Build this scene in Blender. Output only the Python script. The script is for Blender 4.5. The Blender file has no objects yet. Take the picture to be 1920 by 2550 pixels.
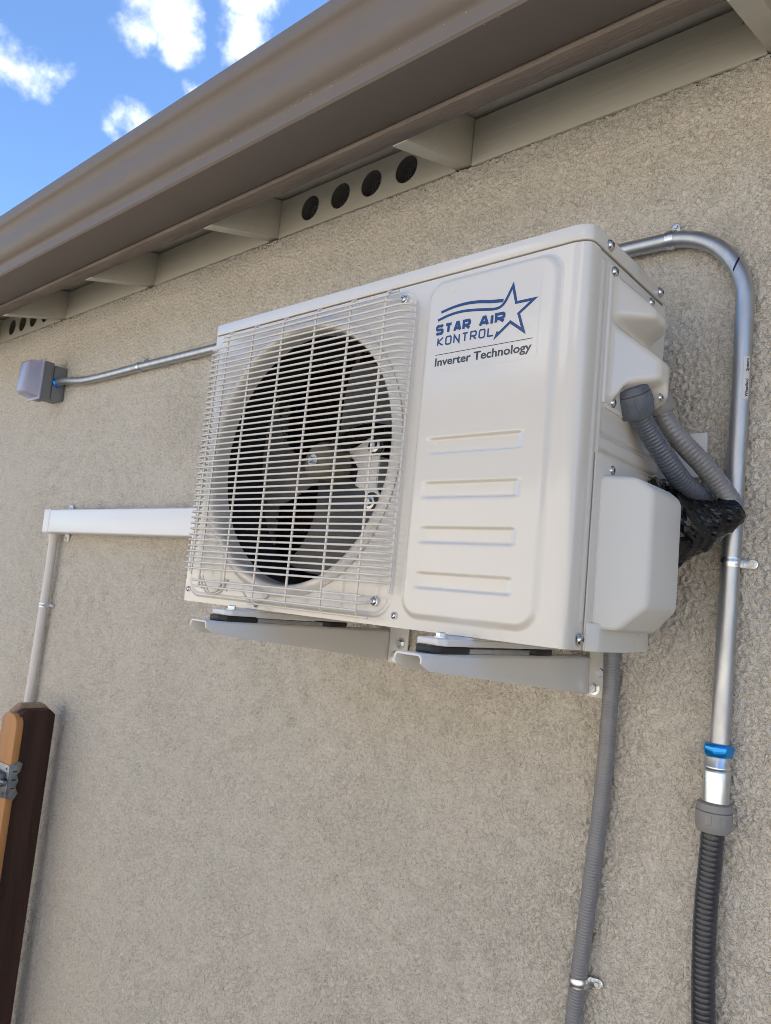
import bpy, bmesh, math, random
import numpy as np
from mathutils import Vector, Matrix
random.seed(7)
scene = bpy.context.scene
C = scene.collection
R = math.radians

# ------------------------------------------------------------------ camera
CAM = (1.21923, -1.16961, 0.03898); YAW, PITCH, ROLL, FPX = 0.72942, 0.115444, 0.097211, 1856.126
def cam_basis():
    cy, sy, cp, sp = math.cos(YAW), math.sin(YAW), math.cos(PITCH), math.sin(PITCH)
    f = Vector((-sy*cp, cy*cp, sp)); r = Vector((cy, sy, 0)); u = r.cross(f)
    c, s = math.cos(ROLL), math.sin(ROLL)
    return c*r+s*u, -s*r+c*u, f
cr, cu, cf = cam_basis()
cd = bpy.data.cameras.new('camera'); cam = bpy.data.objects.new('camera', cd); C.objects.link(cam)
mw = Matrix((cr, cu, -cf)).transposed().to_4x4(); mw.translation = CAM
cam.matrix_world = mw
cd.sensor_fit = 'HORIZONTAL'; cd.sensor_width = 36.0; cd.lens = 36.0*FPX/1920.0
cd.clip_start = 0.02; cd.clip_end = 5000
cd.dof.use_dof = True; cd.dof.focus_distance = 1.02; cd.dof.aperture_fstop = 16.0
scene.camera = cam

# ------------------------------------------------------------------ sky, sun, exposure
SUN_EL, SUN_AZ = 48.0, 38.0            # azimuth measured from +y towards +x: behind the house
world = bpy.data.worlds.new('World'); scene.world = world; world.use_nodes = True
def build_world():
    nt = world.node_tree; N = nt.nodes; L = nt.links; N.clear()
    out = N.new('ShaderNodeOutputWorld'); bg = N.new('ShaderNodeBackground'); L.new(bg.outputs[0], out.inputs[0])
    sky = N.new('ShaderNodeTexSky'); sky.sky_type = 'NISHITA'; sky.sun_disc = False
    sky.sun_elevation = R(SUN_EL); sky.sun_rotation = R(SUN_AZ); sky.air_density = 1.0; sky.dust_density = 0.0; sky.ozone_density = 7.0
    bg.inputs[1].default_value = 0.108
    tc = N.new('ShaderNodeTexCoord')
    nz = N.new('ShaderNodeTexNoise'); nz.inputs['Scale'].default_value = 11; nz.inputs['Detail'].default_value = 9; nz.inputs['Roughness'].default_value = 0.62
    L.new(tc.outputs['Generated'], nz.inputs['Vector'])
    sub = N.new('ShaderNodeVectorMath'); sub.operation = 'SUBTRACT'; sub.inputs[1].default_value = (.5, .5, .5); L.new(nz.outputs['Color'], sub.inputs[0])
    mul = N.new('ShaderNodeVectorMath'); mul.operation = 'SCALE'; mul.inputs[3].default_value = 0.12; L.new(sub.outputs[0], mul.inputs[0])
    add = N.new('ShaderNodeVectorMath'); add.operation = 'ADD'; L.new(tc.outputs['Generated'], add.inputs[0]); L.new(mul.outputs[0], add.inputs[1])
    blobs = [((-.716, .366, .597), .018), ((-.736, .342, .583), .004), ((-.704, .350, .619), .016), ((-.664, .428, .613), .014), ((-.644, .420, .639), .018),
             ((-.816, .238, .529), .013), ((-.809, .260, .527), .007), ((-.803, .281, .521), .004), ((-.7875, .359, .5020), .004), ((-.777, .377, .504), .007), ((-.716, .4165, .560), -.004)]
    rr = random.Random(5); n = 0
    while n < 15:
        a = rr.uniform(0, 2*math.pi); e = math.asin(rr.uniform(.12, .95))
        d = Vector((math.cos(a)*math.cos(e), math.sin(a)*math.cos(e), math.sin(e)))
        if d.dot(Vector((-.74, .34, .575))) > .955: continue
        r0 = rr.uniform(.05, .13); blobs.append((tuple(d), r0)); n += 1
        for k in range(1):
            dd = (d+Vector([rr.uniform(-1, 1)*r0 for _ in 'xyz'])).normalized(); blobs.append((tuple(dd), r0*rr.uniform(.4, .8)))
    prev = None
    for c, r in blobs:
        dn = N.new('ShaderNodeVectorMath'); dn.operation = 'DISTANCE'; L.new(add.outputs[0], dn.inputs[0]); dn.inputs[1].default_value = c
        mr = N.new('ShaderNodeMapRange'); mr.interpolation_type = 'SMOOTHSTEP'
        mr.inputs['From Min'].default_value = r+.021; mr.inputs['From Max'].default_value = r-.022
        L.new(dn.outputs['Value'], mr.inputs['Value'])
        if prev is None: prev = mr.outputs[0]
        else:
            mx = N.new('ShaderNodeMath'); mx.operation = 'MAXIMUM'; L.new(prev, mx.inputs[0]); L.new(mr.outputs[0], mx.inputs[1]); prev = mx.outputs[0]
    n2 = N.new('ShaderNodeTexNoise'); n2.inputs['Scale'].default_value = 24; n2.inputs['Detail'].default_value = 6; L.new(tc.outputs['Generated'], n2.inputs['Vector'])
    cr_ = N.new('ShaderNodeMapRange'); cr_.inputs['From Min'].default_value = .3; cr_.inputs['From Max'].default_value = .7; cr_.inputs['To Min'].default_value = 5.4; cr_.inputs['To Max'].default_value = 9.0
    L.new(n2.outputs['Fac'], cr_.inputs['Value'])
    cc = N.new('ShaderNodeVectorMath'); cc.operation = 'SCALE'; cc.inputs[0].default_value = (.97, .985, 1.0); L.new(cr_.outputs[0], cc.inputs[3])
    mix = N.new('ShaderNodeMix'); mix.data_type = 'RGBA'; L.new(prev, mix.inputs[0]); L.new(sky.outputs[0], mix.inputs[6]); L.new(cc.outputs[0], mix.inputs[7])
    L.new(mix.outputs[2], bg.inputs[0])
build_world()
sd = bpy.data.lights.new('sun', 'SUN'); sun = bpy.data.objects.new('sun', sd); C.objects.link(sun)
sd.energy = 5.0; sd.angle = R(.53); sd.color = (1.0, .945, .86)
sdir = Vector((math.sin(R(SUN_AZ))*math.cos(R(SUN_EL)), math.cos(R(SUN_AZ))*math.cos(R(SUN_EL)), math.sin(R(SUN_EL))))
sun.rotation_euler = sdir.to_track_quat('Z', 'Y').to_euler(); sun.location = (4, 6, 9)
vs = scene.view_settings; vs.view_transform = 'Standard'; vs.look = 'None'; vs.gamma = 1; vs.use_curve_mapping = False
vs.exposure = 1.5
scene.cycles.use_denoising = True; scene.cycles.denoising_prefilter = 'NONE'; scene.cycles.denoising_quality = 'HIGH'
scene.cycles.filter_width = 0.85
scene.cycles.max_bounces = 10; scene.cycles.diffuse_bounces = 5; scene.cycles.glossy_bounces = 5

# ------------------------------------------------------------------ materials
MATS = {}
def mat(name, col, rough=.5, metal=0.0, coat=0.0, coat_rough=.08, spec=.5, var=None, bump=None, bump2=None, rvar=0.0, trans=0.0, alpha=1.0, ior=1.45):
    """var=(scale, amount, colour2, stretch); bump=(scale, distance[m], detail, stretch)"""
    m = bpy.data.materials.new(name); m.use_nodes = True; nt = m.node_tree; N = nt.nodes; L = nt.links
    b = N['Principled BSDF']; b.inputs['Base Color'].default_value = (*col, 1); b.inputs['Roughness'].default_value = rough
    b.inputs['Metallic'].default_value = metal; b.inputs['Coat Weight'].default_value = coat; b.inputs['Coat Roughness'].default_value = coat_rough
    b.inputs['Specular IOR Level'].default_value = spec; b.inputs['Transmission Weight'].default_value = trans; b.inputs['Alpha'].default_value = alpha; b.inputs['IOR'].default_value = ior
    tc = N.new('ShaderNodeTexCoord')
    def noise(scale, detail, stretch, rough_=.6):
        mp = N.new('ShaderNodeMapping'); mp.inputs['Scale'].default_value = stretch; L.new(tc.outputs['Object'], mp.inputs[0])
        n = N.new('ShaderNodeTexNoise'); n.inputs['Scale'].default_value = scale; n.inputs['Detail'].default_value = detail; n.inputs['Roughness'].default_value = rough_
        L.new(mp.outputs[0], n.inputs[0]); return n
    if var:
        sc, am, c2 = var[:3]; st = var[3] if len(var) > 3 else (1, 1, 1)
        n = noise(sc, 6, st); mr = N.new('ShaderNodeMapRange'); mr.inputs['From Min'].default_value = .35; mr.inputs['From Max'].default_value = .68; mr.inputs['To Max'].default_value = am
        L.new(n.outputs['Fac'], mr.inputs['Value'])
        mx = N.new('ShaderNodeMix'); mx.data_type = 'RGBA'; L.new(mr.outputs[0], mx.inputs[0]); mx.inputs[6].default_value = (*col, 1); mx.inputs[7].default_value = (*c2, 1)
        L.new(mx.outputs[2], b.inputs['Base Color'])
        if rvar:
            m2 = N.new('ShaderNodeMath'); m2.operation = 'MULTIPLY_ADD'; m2.inputs[1].default_value = rvar; m2.inputs[2].default_value = rough; L.new(n.outputs['Fac'], m2.inputs[0]); L.new(m2.outputs[0], b.inputs['Roughness'])
    prev = None
    for bp in (bump, bump2):
        if bp:
            n = noise(bp[0], bp[2], bp[3] if len(bp) > 3 else (1, 1, 1)); bn = N.new('ShaderNodeBump'); bn.inputs['Strength'].default_value = 1.0; bn.inputs['Distance'].default_value = bp[1]
            L.new(n.outputs['Fac'], bn.inputs['Height'])
            if prev: L.new(prev, bn.inputs['Normal'])
            prev = bn.outputs[0]
    if prev:
        L.new(prev, b.inputs['Normal'])
        if coat: L.new(prev, b.inputs['Coat Normal'])
    MATS[name] = m
    return m
mat('stucco', (.665, .617, .540), .92, spec=.15, var=(1.4, .5, (.65, .62, .555)))
def stucco_relief():
    m = MATS['stucco']; nt = m.node_tree; N = nt.nodes; L = nt.links; tc = N.new('ShaderNodeTexCoord'); acc = None
    for sc, w, amp in ((120, .06, .55), (240, .08, .22)):
        nz = N.new('ShaderNodeTexNoise'); nz.inputs['Scale'].default_value = sc; nz.inputs['Detail'].default_value = 1.5; nz.inputs['Roughness'].default_value = .5; nz.inputs['Distortion'].default_value = .6
        L.new(tc.outputs['Object'], nz.inputs['Vector'])
        sb = N.new('ShaderNodeMath'); sb.operation = 'SUBTRACT'; sb.inputs[1].default_value = .5; L.new(nz.outputs['Fac'], sb.inputs[0])
        ab = N.new('ShaderNodeMath'); ab.operation = 'ABSOLUTE'; L.new(sb.outputs[0], ab.inputs[0])
        mr = N.new('ShaderNodeMapRange'); mr.interpolation_type = 'SMOOTHSTEP'; mr.inputs['From Max'].default_value = w; mr.inputs['To Max'].default_value = amp; L.new(ab.outputs[0], mr.inputs['Value'])
        if acc is None: acc = mr.outputs[0]
        else:
            ad = N.new('ShaderNodeMath'); ad.operation = 'ADD'; L.new(acc, ad.inputs[0]); L.new(mr.outputs[0], ad.inputs[1]); acc = ad.outputs[0]
    # sand grain and dirt, with dark veins painted in to imitate shaded creases
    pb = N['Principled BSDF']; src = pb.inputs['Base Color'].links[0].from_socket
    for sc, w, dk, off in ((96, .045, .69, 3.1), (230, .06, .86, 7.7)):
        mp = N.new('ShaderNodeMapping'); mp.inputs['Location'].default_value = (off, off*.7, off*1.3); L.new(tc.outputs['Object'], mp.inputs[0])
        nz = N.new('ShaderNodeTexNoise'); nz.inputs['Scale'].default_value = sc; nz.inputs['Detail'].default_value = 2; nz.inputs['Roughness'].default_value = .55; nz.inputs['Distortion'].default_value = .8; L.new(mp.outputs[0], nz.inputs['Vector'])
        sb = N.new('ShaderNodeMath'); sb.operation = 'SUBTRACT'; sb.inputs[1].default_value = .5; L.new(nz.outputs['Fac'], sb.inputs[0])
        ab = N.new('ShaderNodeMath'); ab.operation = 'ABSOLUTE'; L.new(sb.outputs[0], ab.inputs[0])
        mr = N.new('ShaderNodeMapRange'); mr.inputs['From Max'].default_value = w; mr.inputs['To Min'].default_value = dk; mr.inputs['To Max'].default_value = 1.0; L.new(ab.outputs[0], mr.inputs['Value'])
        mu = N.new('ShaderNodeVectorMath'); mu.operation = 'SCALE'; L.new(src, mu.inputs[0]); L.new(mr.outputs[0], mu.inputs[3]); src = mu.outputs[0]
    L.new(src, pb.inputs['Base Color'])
    bn = N.new('ShaderNodeBump'); bn.inputs['Strength'].default_value = 1.0; bn.inputs['Distance'].default_value = .0018; L.new(acc, bn.inputs['Height']); L.new(bn.outputs[0], N['Principled BSDF'].inputs['Normal'])
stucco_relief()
mat('ivory_paint', (.655, .622, .562), .32, coat=1.0, coat_rough=.035, bump=(260, .00006, 2), var=(6, .25, (.625, .60, .55)))
mat('ivory_side', (.63, .595, .54), .38, coat=.35, coat_rough=.10, bump=(300, .00006, 2), var=(9, .3, (.59, .575, .545)))
mat('valve_plastic', (.62, .61, .575), .48, bump=(700, .00008, 2), var=(12, .25, (.60, .59, .56)))
mat('wire_coat', (.66, .625, .565), .36, coat=.3, var=(60, .35, (.60, .575, .53)))
mat('bright_zinc_paint', (.82, .80, .77), .4)
mat('bracket_paint', (.68, .67, .65), .36, coat=.2, var=(14, .25, (.62, .61, .60)))
mat('interior', (.06, .058, .054), .6)
mat('fin_dark', (.035, .027, .022), .45, metal=.4, var=(40, .6, (.10, .065, .04)))
mat('blade', (.075, .074, .074), .34, var=(18, .5, (.105, .10, .09)))
mat('hub_plastic', (.150, .132, .080), .45, var=(30, .6, (.20, .178, .12)))
mat('screw_steel', (.62, .62, .63), .25, metal=1.0, var=(200, .5, (.42, .42, .44)))
mat('zinc', (.72, .74, .76), .22, metal=1.0, var=(90, .6, (.52, .56, .60)), rvar=.15)
mat('galvanised', (.54, .555, .575), .34, metal=.92, var=(55, .7, (.40, .42, .45), (1, 1, .35)), rvar=.16, bump=(420, .00006, 3))
mat('black_rubber', (.018, .018, .020), .42)
mat('black_plastic', (.003, .003, .004), .14, spec=.45, bump=(260, .0007, 3))
mat('hose_grey', (.070, .083, .110), .30, coat=.5, var=(40, .6, (.10, .112, .138)), bump=(300, .0001, 2))
mat('hose_light', (.175, .178, .190), .34, coat=.35, var=(40, .6, (.225, .225, .235)), bump=(300, .0001, 2))
mat('hose_dark', (.022, .026, .036), .34, coat=.4, var=(50, .6, (.036, .041, .053)), bump=(300, .0001, 2))
mat('gland_grey', (.080, .094, .122), .42, var=(60, .4, (.19, .20, .22)))
mat('gland_light', (.24, .235, .235), .45, var=(60, .4, (.28, .275, .27)))
mat('blue_nut', (.0, .27, .78), .16, metal=.6, coat=.6)
mat('logo_blue', (.010, .045, .165), .35, coat=.5)
mat('logo_grey', (.045, .048, .055), .4, coat=.5)
mat('sticker_film', (.648, .616, .558), .32, coat=1.0, coat_rough=.03, bump=(110, .00014, 3))
mat('paper', (.62, .62, .60), .45, var=(60, .4, (.52, .52, .51)))
mat('ink', (.03, .03, .035), .5)
mat('marker', (.008, .008, .03), .4)
mat('pvc_pipe', (.66, .62, .585), .45, var=(20, .3, (.61, .575, .545)))
mat('deck_paint', (.68, .65, .565), .6, spec=.3, var=(26, .45, (.62, .59, .51), (.10, 1, 1)))
mat('vent_wood', (.105, .095, .085), .8, var=(80, .5, (.075, .068, .06)))
mat('white_vinyl', (.78, .79, .80), .38, coat=.1, var=(8, .3, (.74, .75, .77)))
mat('box_grey', (.18, .185, .195), .5, var=(30, .4, (.21, .215, .22)))
mat('bubble', (.50, .50, .66), .16, trans=.35, ior=1.2, coat=.3)
mat('gutter_paint', (.178, .147, .123), .55, coat=.0, var=(9, .35, (.155, .127, .106)), bump=(30, .0002, 3))
mat('fascia', (.215, .178, .150), .8, spec=.25, var=(60, .7, (.13, .105, .088), (.12, 1, 1)), bump=(240, .0016, 5, (.12, 1, 1)))
mat('trim_beige', (.56, .53, .45), .62, spec=.35, var=(26, .45, (.51, .485, .41), (.10, 1, 1)), bump=(120, .0007, 4, (.10, 1, 1)))
mat('roof_shingle', (.11, .10, .095), .9, var=(20, .7, (.16, .145, .13)), bump=(60, .004, 3))
mat('screen_wire', (.32, .32, .35), .5, metal=.6)
mat('void', (.012, .012, .012), .9)
mat('wood_dark', (.062, .030, .020), .66, spec=.3, var=(30, .75, (.022, .012, .009), (1, 1, .06)), bump=(90, .0012, 4, (1, 1, .08)))
mat('wood_orange', (.44, .205, .068), .5, var=(26, .65, (.27, .115, .038), (1, 1, .07)), bump=(90, .0006, 4, (1, 1, .08)))
mat('wood_tan', (.38, .25, .15), .7, var=(40, .7, (.16, .10, .06)), bump=(120, .0010, 4))
mat('latch_steel', (.26, .28, .31), .36, metal=.85, var=(50, .7, (.14, .155, .18)))
mat('dirt', (.10, .087, .073), .95, spec=.1, var=(3, .7, (.075, .065, .055)), bump=(20, .01, 5))
mat('neighbour_stucco', (.74, .68, .585), .9, spec=.15, var=(1.2, .4, (.64, .60, .53)), bump=(120, .003, 4))
mat('concrete', (.20, .195, .185), .85, var=(3, .5, (.17, .165, .155)), bump=(60, .002, 4))

# ------------------------------------------------------------------ mesh helpers
class MB:
    def __init__(s): s.v = []; s.f = []
    def add(s, V, F):
        o = len(s.v); s.v += [tuple(q) for q in V]; s.f += [tuple(i+o for i in g) for g in F]; return s
    def box(s, x0, x1, y0, y1, z0, z1):
        V = [(x, y, z) for z in (z0, z1) for y in (y0, y1) for x in (x0, x1)]
        return s.add(V, [(0, 2, 3, 1), (4, 5, 7, 6), (0, 1, 5, 4), (2, 6, 7, 3), (0, 4, 6, 2), (1, 3, 7, 5)])
    def tube(s, path, rad, seg=12, cap=True, closed=False):
        P = [Vector(q) for q in path]; n = len(P)
        rad = [rad]*n if not hasattr(rad, '__len__') else rad
        T = []
        for i in range(n):
            t = P[min(i+1, n-1)]-P[max(i-1, 0)]; T.append(t.normalized() if t.length > 1e-9 else Vector((0, 0, 1)))
        up = Vector((0, 0, 1)) if abs(T[0].z) < .9 else Vector((0, 1, 0))
        nrm = (up-T[0]*up.dot(T[0])).normalized(); V = []; F = []
        for i in range(n):
            nrm = (nrm-T[i]*nrm.dot(T[i])).normalized(); bn = T[i].cross(nrm)
            for k in range(seg):
                a = 2*math.pi*k/seg; V.append(P[i]+(nrm*math.cos(a)+bn*math.sin(a))*rad[i])
        for i in range(n-1):
            for k in range(seg):
                a, b = i*seg+k, i*seg+(k+1) % seg; F.append((a, b, b+seg, a+seg))
        if cap: F.append(tuple(range(seg-1, -1, -1))); F.append(tuple((n-1)*seg+k for k in range(seg)))
        return s.add(V, F)
    def lathe(s, prof, origin, axis, seg=24, ref=None):
        """prof: (radius, height along axis)"""
        ax = Vector(axis).normalized(); ref = Vector(ref) if ref else (Vector((0, 0, 1)) if abs(ax.z) < .9 else Vector((1, 0, 0)))
        e1 = (ref-ax*ref.dot(ax)).normalized(); e2 = ax.cross(e1); O = Vector(origin); V = []; F = []
        for r, h in prof:
            for k in range(seg):
                a = 2*math.pi*k/seg; V.append(O+ax*h+(e1*math.cos(a)+e2*math.sin(a))*r)
        for i in range(len(prof)-1):
            for k in range(seg):
                a, b = i*seg+k, i*seg+(k+1) % seg; F.append((a, b, b+seg, a+seg))
        if prof[0][0] > 1e-6 and len(prof) > 1: F.append(tuple(range(seg-1, -1, -1)))
        if prof[-1][0] > 1e-6: F.append(tuple((len(prof)-1)*seg+k for k in range(seg)))
        return s.add(V, F)
    def ring(s, prof, origin, axis, seg=64):
        """lathe of a closed-open profile without caps"""
        n0 = len(s.f); s.lathe(prof, origin, axis, seg)
        s.f = [f for f in s.f if len(f) == 4] if seg != 4 else s.f
        return s
    def prism(s, pts, a, b, axis):
        """pts 2-D outline extruded along axis ('x': (y,z), 'y': (x,z), 'z': (x,y))"""
        def P(q, t): return {'x': (t, q[0], q[1]), 'y': (q[0], t, q[1]), 'z': (q[0], q[1], t)}[axis]
        n = len(pts); V = [P(q, a) for q in pts]+[P(q, b) for q in pts]
        F = [tuple(range(n-1, -1, -1)), tuple(range(n, 2*n))]+[(i, (i+1) % n, n+(i+1) % n, n+i) for i in range(n)]
        return s.add(V, F)
    def obj(s, name, m, parent=None, bevel=0, bseg=2, smooth=True, angle=35, recalc=True):
        me = bpy.data.meshes.new(name); me.from_pydata(s.v, [], s.f); me.update()
        if recalc or bevel:
            bm = bmesh.new(); bm.from_mesh(me)
            if recalc: bmesh.ops.recalc_face_normals(bm, faces=bm.faces)
            if bevel:
                es = [e for e in bm.edges if len(e.link_faces) == 2 and e.calc_face_angle(0) > R(25)]
                bmesh.ops.bevel(bm, geom=es, offset=bevel, segments=bseg, affect='EDGES', profile=.5, clamp_overlap=True)
            bm.to_mesh(me); bm.free()
        return link(name, me, m, parent, smooth, angle)
def link(name, me, m, parent=None, smooth=True, angle=35):
    if smooth and len(me.polygons):
        me.polygons.foreach_set('use_smooth', [True]*len(me.polygons)); me.set_sharp_from_angle(angle=R(angle))
    o = bpy.data.objects.new(name, me); C.objects.link(o)
    if m and not me.materials: me.materials.append(MATS[m])
    if parent: par(o, parent)
    return o
def origin(o):
    p = Vector((0, 0, 0)); q = o
    while q: p += q.location; q = q.parent
    return p
WORLD0 = {}
def par(o, p):
    o.parent = p; o.matrix_parent_inverse = Matrix.Translation(-WORLD0.get(p.name, Vector((0, 0, 0))))
def thing(name, loc, label, cat, group=None):
    o = bpy.data.objects.new(name, None); o.empty_display_size = .05; C.objects.link(o); o.location = loc; WORLD0[o.name] = Vector(loc)
    tag(o, label, cat, group); return o
def tag(o, label=None, cat=None, group=None, kind=None):
    if label: o['label'] = label
    if cat: o['category'] = cat
    if group: o['group'] = group
    if kind: o['kind'] = kind
    return o
def place(me, name, loc, rot, parent, m=None):
    """a copy of shared mesh data as its own object, under parent"""
    o = bpy.data.objects.new(name, me); C.objects.link(o)
    if parent: par(o, parent)
    o.location = loc; o.rotation_euler = rot; return o
def spline(pts, step=.006):
    P = [Vector(q) for q in pts]; P = [P[0]*2-P[1]]+P+[P[-1]*2-P[-2]]; out = []
    for i in range(1, len(P)-2):
        a, b, c, d = P[i-1:i+3]; n = max(2, int((c-b).length/step))
        for k in range(n):
            t = k/n; out.append(.5*((2*b)+(c-a)*t+(2*a-5*b+4*c-d)*t*t+(3*b-a-3*c+d)*t**3))
    out.append(P[-2]); return out
def sstep(a, b, x):
    t = np.clip((x-a)/(b-a), 0, 1); return t*t*(3-2*t)

# ------------------------------------------------------------------ setting: ground
GZ = -2.1
g = MB(); n = 40
gx = [-400, -120, -40, -12, -5, -2, 0, 2, 5, 12, 40, 120, 400]
V = [(x, y, GZ) for y in gx for x in gx]; k = len(gx)
g.add(V, [(j*k+i, j*k+i+1, (j+1)*k+i+1, (j+1)*k+i) for j in range(k-1) for i in range(k-1)])
tag(g.obj('ground', 'dirt', recalc=False), 'bare packed earth ground of the side yard', 'ground', kind='structure')
pth = MB().box(-30, 30, -4.2, -2.4, GZ, GZ+.06)
tag(pth.obj('path', 'concrete'), 'pale concrete path along the side yard', 'path', kind='structure')

# ------------------------------------------------------------------ house: stucco wall, eave, roof
house = thing('house', (-.7, .5, GZ), 'tan stucco house wall with open eave, rafter tails and brown fascia', 'house')
def stucco_field(nx, nz, cell, seed):
    rs = np.random.RandomState(seed)
    def band(lo, hi):
        w = rs.randn(nz, nx); F = np.fft.rfft2(w)
        fz = np.fft.fftfreq(nz, cell)[:, None]; fx = np.fft.rfftfreq(nx, cell)[None, :]; f = np.sqrt(fz*fz+fx*fx)+1e-9
        wl = 1.0/f; F *= np.exp(-(np.log(wl/np.sqrt(lo*hi))/(.5*np.log(hi/lo)))**2)
        q = np.fft.irfft2(F, s=(nz, nx)); return q/q.std()
    a = band(.0080, .0155); b = band(.015, .034); e = band(.0055, .0095); c = band(.25, .7); d = band(.05, .12)
    worm = sstep(0, .80, np.abs(e+.35*b))             # narrow winding creases between flat lumps
    lum = sstep(-.40, .40, a*.9+.5*b+.25*e)
    amt = np.clip(.85+.10*c+.15*d, .4, 1.25)
    return amt*(.0028*(worm-1)+.0042*(lum-.5))+.0003*c+.0003*d
def seg_axis(parts):
    out = []
    for a, b, st in parts: out += list(np.arange(a, b, st))
    out.append(parts[-1][1]); return np.array(out)
def build_wall():
    xs = seg_axis([(-2.9, -1.5, .007), (-1.5, -.7, .0042), (-.7, .1, .0028), (.1, 1.10, .0019), (1.10, 1.75, .006)])
    zs = seg_axis([(GZ, -1.35, .014), (-1.35, -.75, .0042), (-.75, .953, .0023)])
    cell = .0016; nx = int(4.7/cell); nz = int(3.1/cell); H = stucco_field(nx, nz, cell, 3)
    ix = np.clip(((xs+2.92)/cell), 0, nx-2); iz = np.clip((zs-GZ)/cell, 0, nz-2)
    x0 = ix.astype(int); z0 = iz.astype(int); fx = (ix-x0)[None, :]; fz = (iz-z0)[:, None]
    h = (H[z0][:, x0]*(1-fx)+H[z0][:, x0+1]*fx)*(1-fz)+(H[z0+1][:, x0]*(1-fx)+H[z0+1][:, x0+1]*fx)*fz
    # the top edge runs out raggedly under the frieze blocks
    ragged = np.interp(xs, np.linspace(-3, 2, 700), np.random.RandomState(4).rand(700))
    lip = sstep(.930, .953, zs)[:, None]*(.0018+.002*ragged[None, :])
    Y = -(h+lip)
    Z = np.broadcast_to(zs[:, None], Y.shape).copy(); Z[-1, :] -= .0045*ragged
    X = np.broadcast_to(xs[None, :], Y.shape)
    co = np.stack([X, Y, Z], -1).reshape(-1, 3).astype(np.float32); NX = len(xs); NZ = len(zs)
    i, j = np.meshgrid(np.arange(NX-1), np.arange(NZ-1)); a = (j*NX+i).ravel()
    q = np.stack([a, a+1, a+NX+1, a+NX], 1).astype(np.int32)
    me = bpy.data.meshes.new('wall'); me.vertices.add(len(co)); me.vertices.foreach_set('co', co.ravel())
    me.loops.add(q.size); me.loops.foreach_set('vertex_index', q.ravel()); me.polygons.add(len(q))
    me.polygons.foreach_set('loop_start', np.arange(0, q.size, 4, dtype=np.int32)); me.polygons.foreach_set('loop_total', np.full(len(q), 4, np.int32))
    me.polygons.foreach_set('use_smooth', np.ones(len(q), bool)); me.update(calc_edges=True); me.validate()
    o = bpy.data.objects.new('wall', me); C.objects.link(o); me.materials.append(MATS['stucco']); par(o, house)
build_wall()
# flat stucco continues past the finely textured stretch
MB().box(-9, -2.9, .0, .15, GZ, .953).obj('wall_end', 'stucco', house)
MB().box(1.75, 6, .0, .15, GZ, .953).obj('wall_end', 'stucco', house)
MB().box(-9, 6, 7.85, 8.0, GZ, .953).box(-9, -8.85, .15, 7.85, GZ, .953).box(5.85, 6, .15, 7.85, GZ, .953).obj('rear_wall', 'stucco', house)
SL = .283
def deck(y): return 1.068+SL*y
RX = [-2.115, -1.509, -.902, -.298, .320, .931]
for x in RX:
    b0 = .957
    pts = [(.06, b0+SL*.06), (-.206, b0-SL*.206), (-.206, deck(-.206)-.004), (.06, deck(.06)-.004)]
    MB().prism(pts, x-.037, x, 'x').obj('rafter_tail', 'trim_beige', house, bevel=.0022)
# frieze blocks between the rafters; two of them carry round vents
def vent_plate(x0, x1, z0, z1, y0, y1, holes, r, seg=32):
    m = MB(); cuts = [x0]
    for h in holes: cuts += [h-r*1.22, h+r*1.22]
    cuts.append(x1); zc = holes and .5*(z0+z1)
    for i in range(0, len(cuts), 2):
        a, b = cuts[i], cuts[i+1]
        m.add([(a, y0, z0), (b, y0, z0), (b, y0, z1), (a, y0, z1)], [(0, 1, 2, 3)])
    for hx in holes:
        hz = 1.0065; a, b = hx-r*1.22, hx+r*1.22; V = []; F = []
        for kk in range(seg):
            t = 2*math.pi*kk/seg; c, s_ = math.cos(t), math.sin(t)
            sc = min((b-hx)/abs(c) if abs(c) > 1e-6 else 9, ((z1-hz) if s_ > 0 else (hz-z0))/abs(s_) if abs(s_) > 1e-6 else 9)
            V += [(hx+c*sc, y0, hz+s_*sc), (hx+c*r, y0, hz+s_*r), (hx+c*r*.985, y1, hz+s_*r*.985)]
        for kk in range(seg):
            p0 = kk*3; p1 = ((kk+1) % seg)*3; F += [(p0, p1, p1+1, p0+1), (p0+1, p1+1, p1+2, p0+2)]
        # corner triangles left by the radial fan
        m.add(V, F)
        for (cx, cz) in ((a, z0), (b, z0), (b, z1), (a, z1)):
            best = sorted(range(seg), key=lambda q: (V[q*3][0]-cx)**2+(V[q*3][2]-cz)**2)[:2]
            m.add([(cx, y0, cz), V[best[0]*3], V[best[1]*3]], [(0, 1, 2)])
    m.box(x0, x1, y0+.0005, y1, z0-.0001, z0+.002).box(x0, x1, y0+.0005, y1, z1-.002, z1)
    return m
VENTR = .0325
screen = MB()
for i in range(-7, 8):
    s_ = i*.0048; h = math.sqrt(max(0, .034**2-s_*s_))
    if h > .002:
        screen.tube([(s_, 0, -h), (s_, 0, h)], .0006, 5); screen.tube([(-h, .001, s_), (h, .001, s_)], .0006, 5)
scr_me = None
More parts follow.
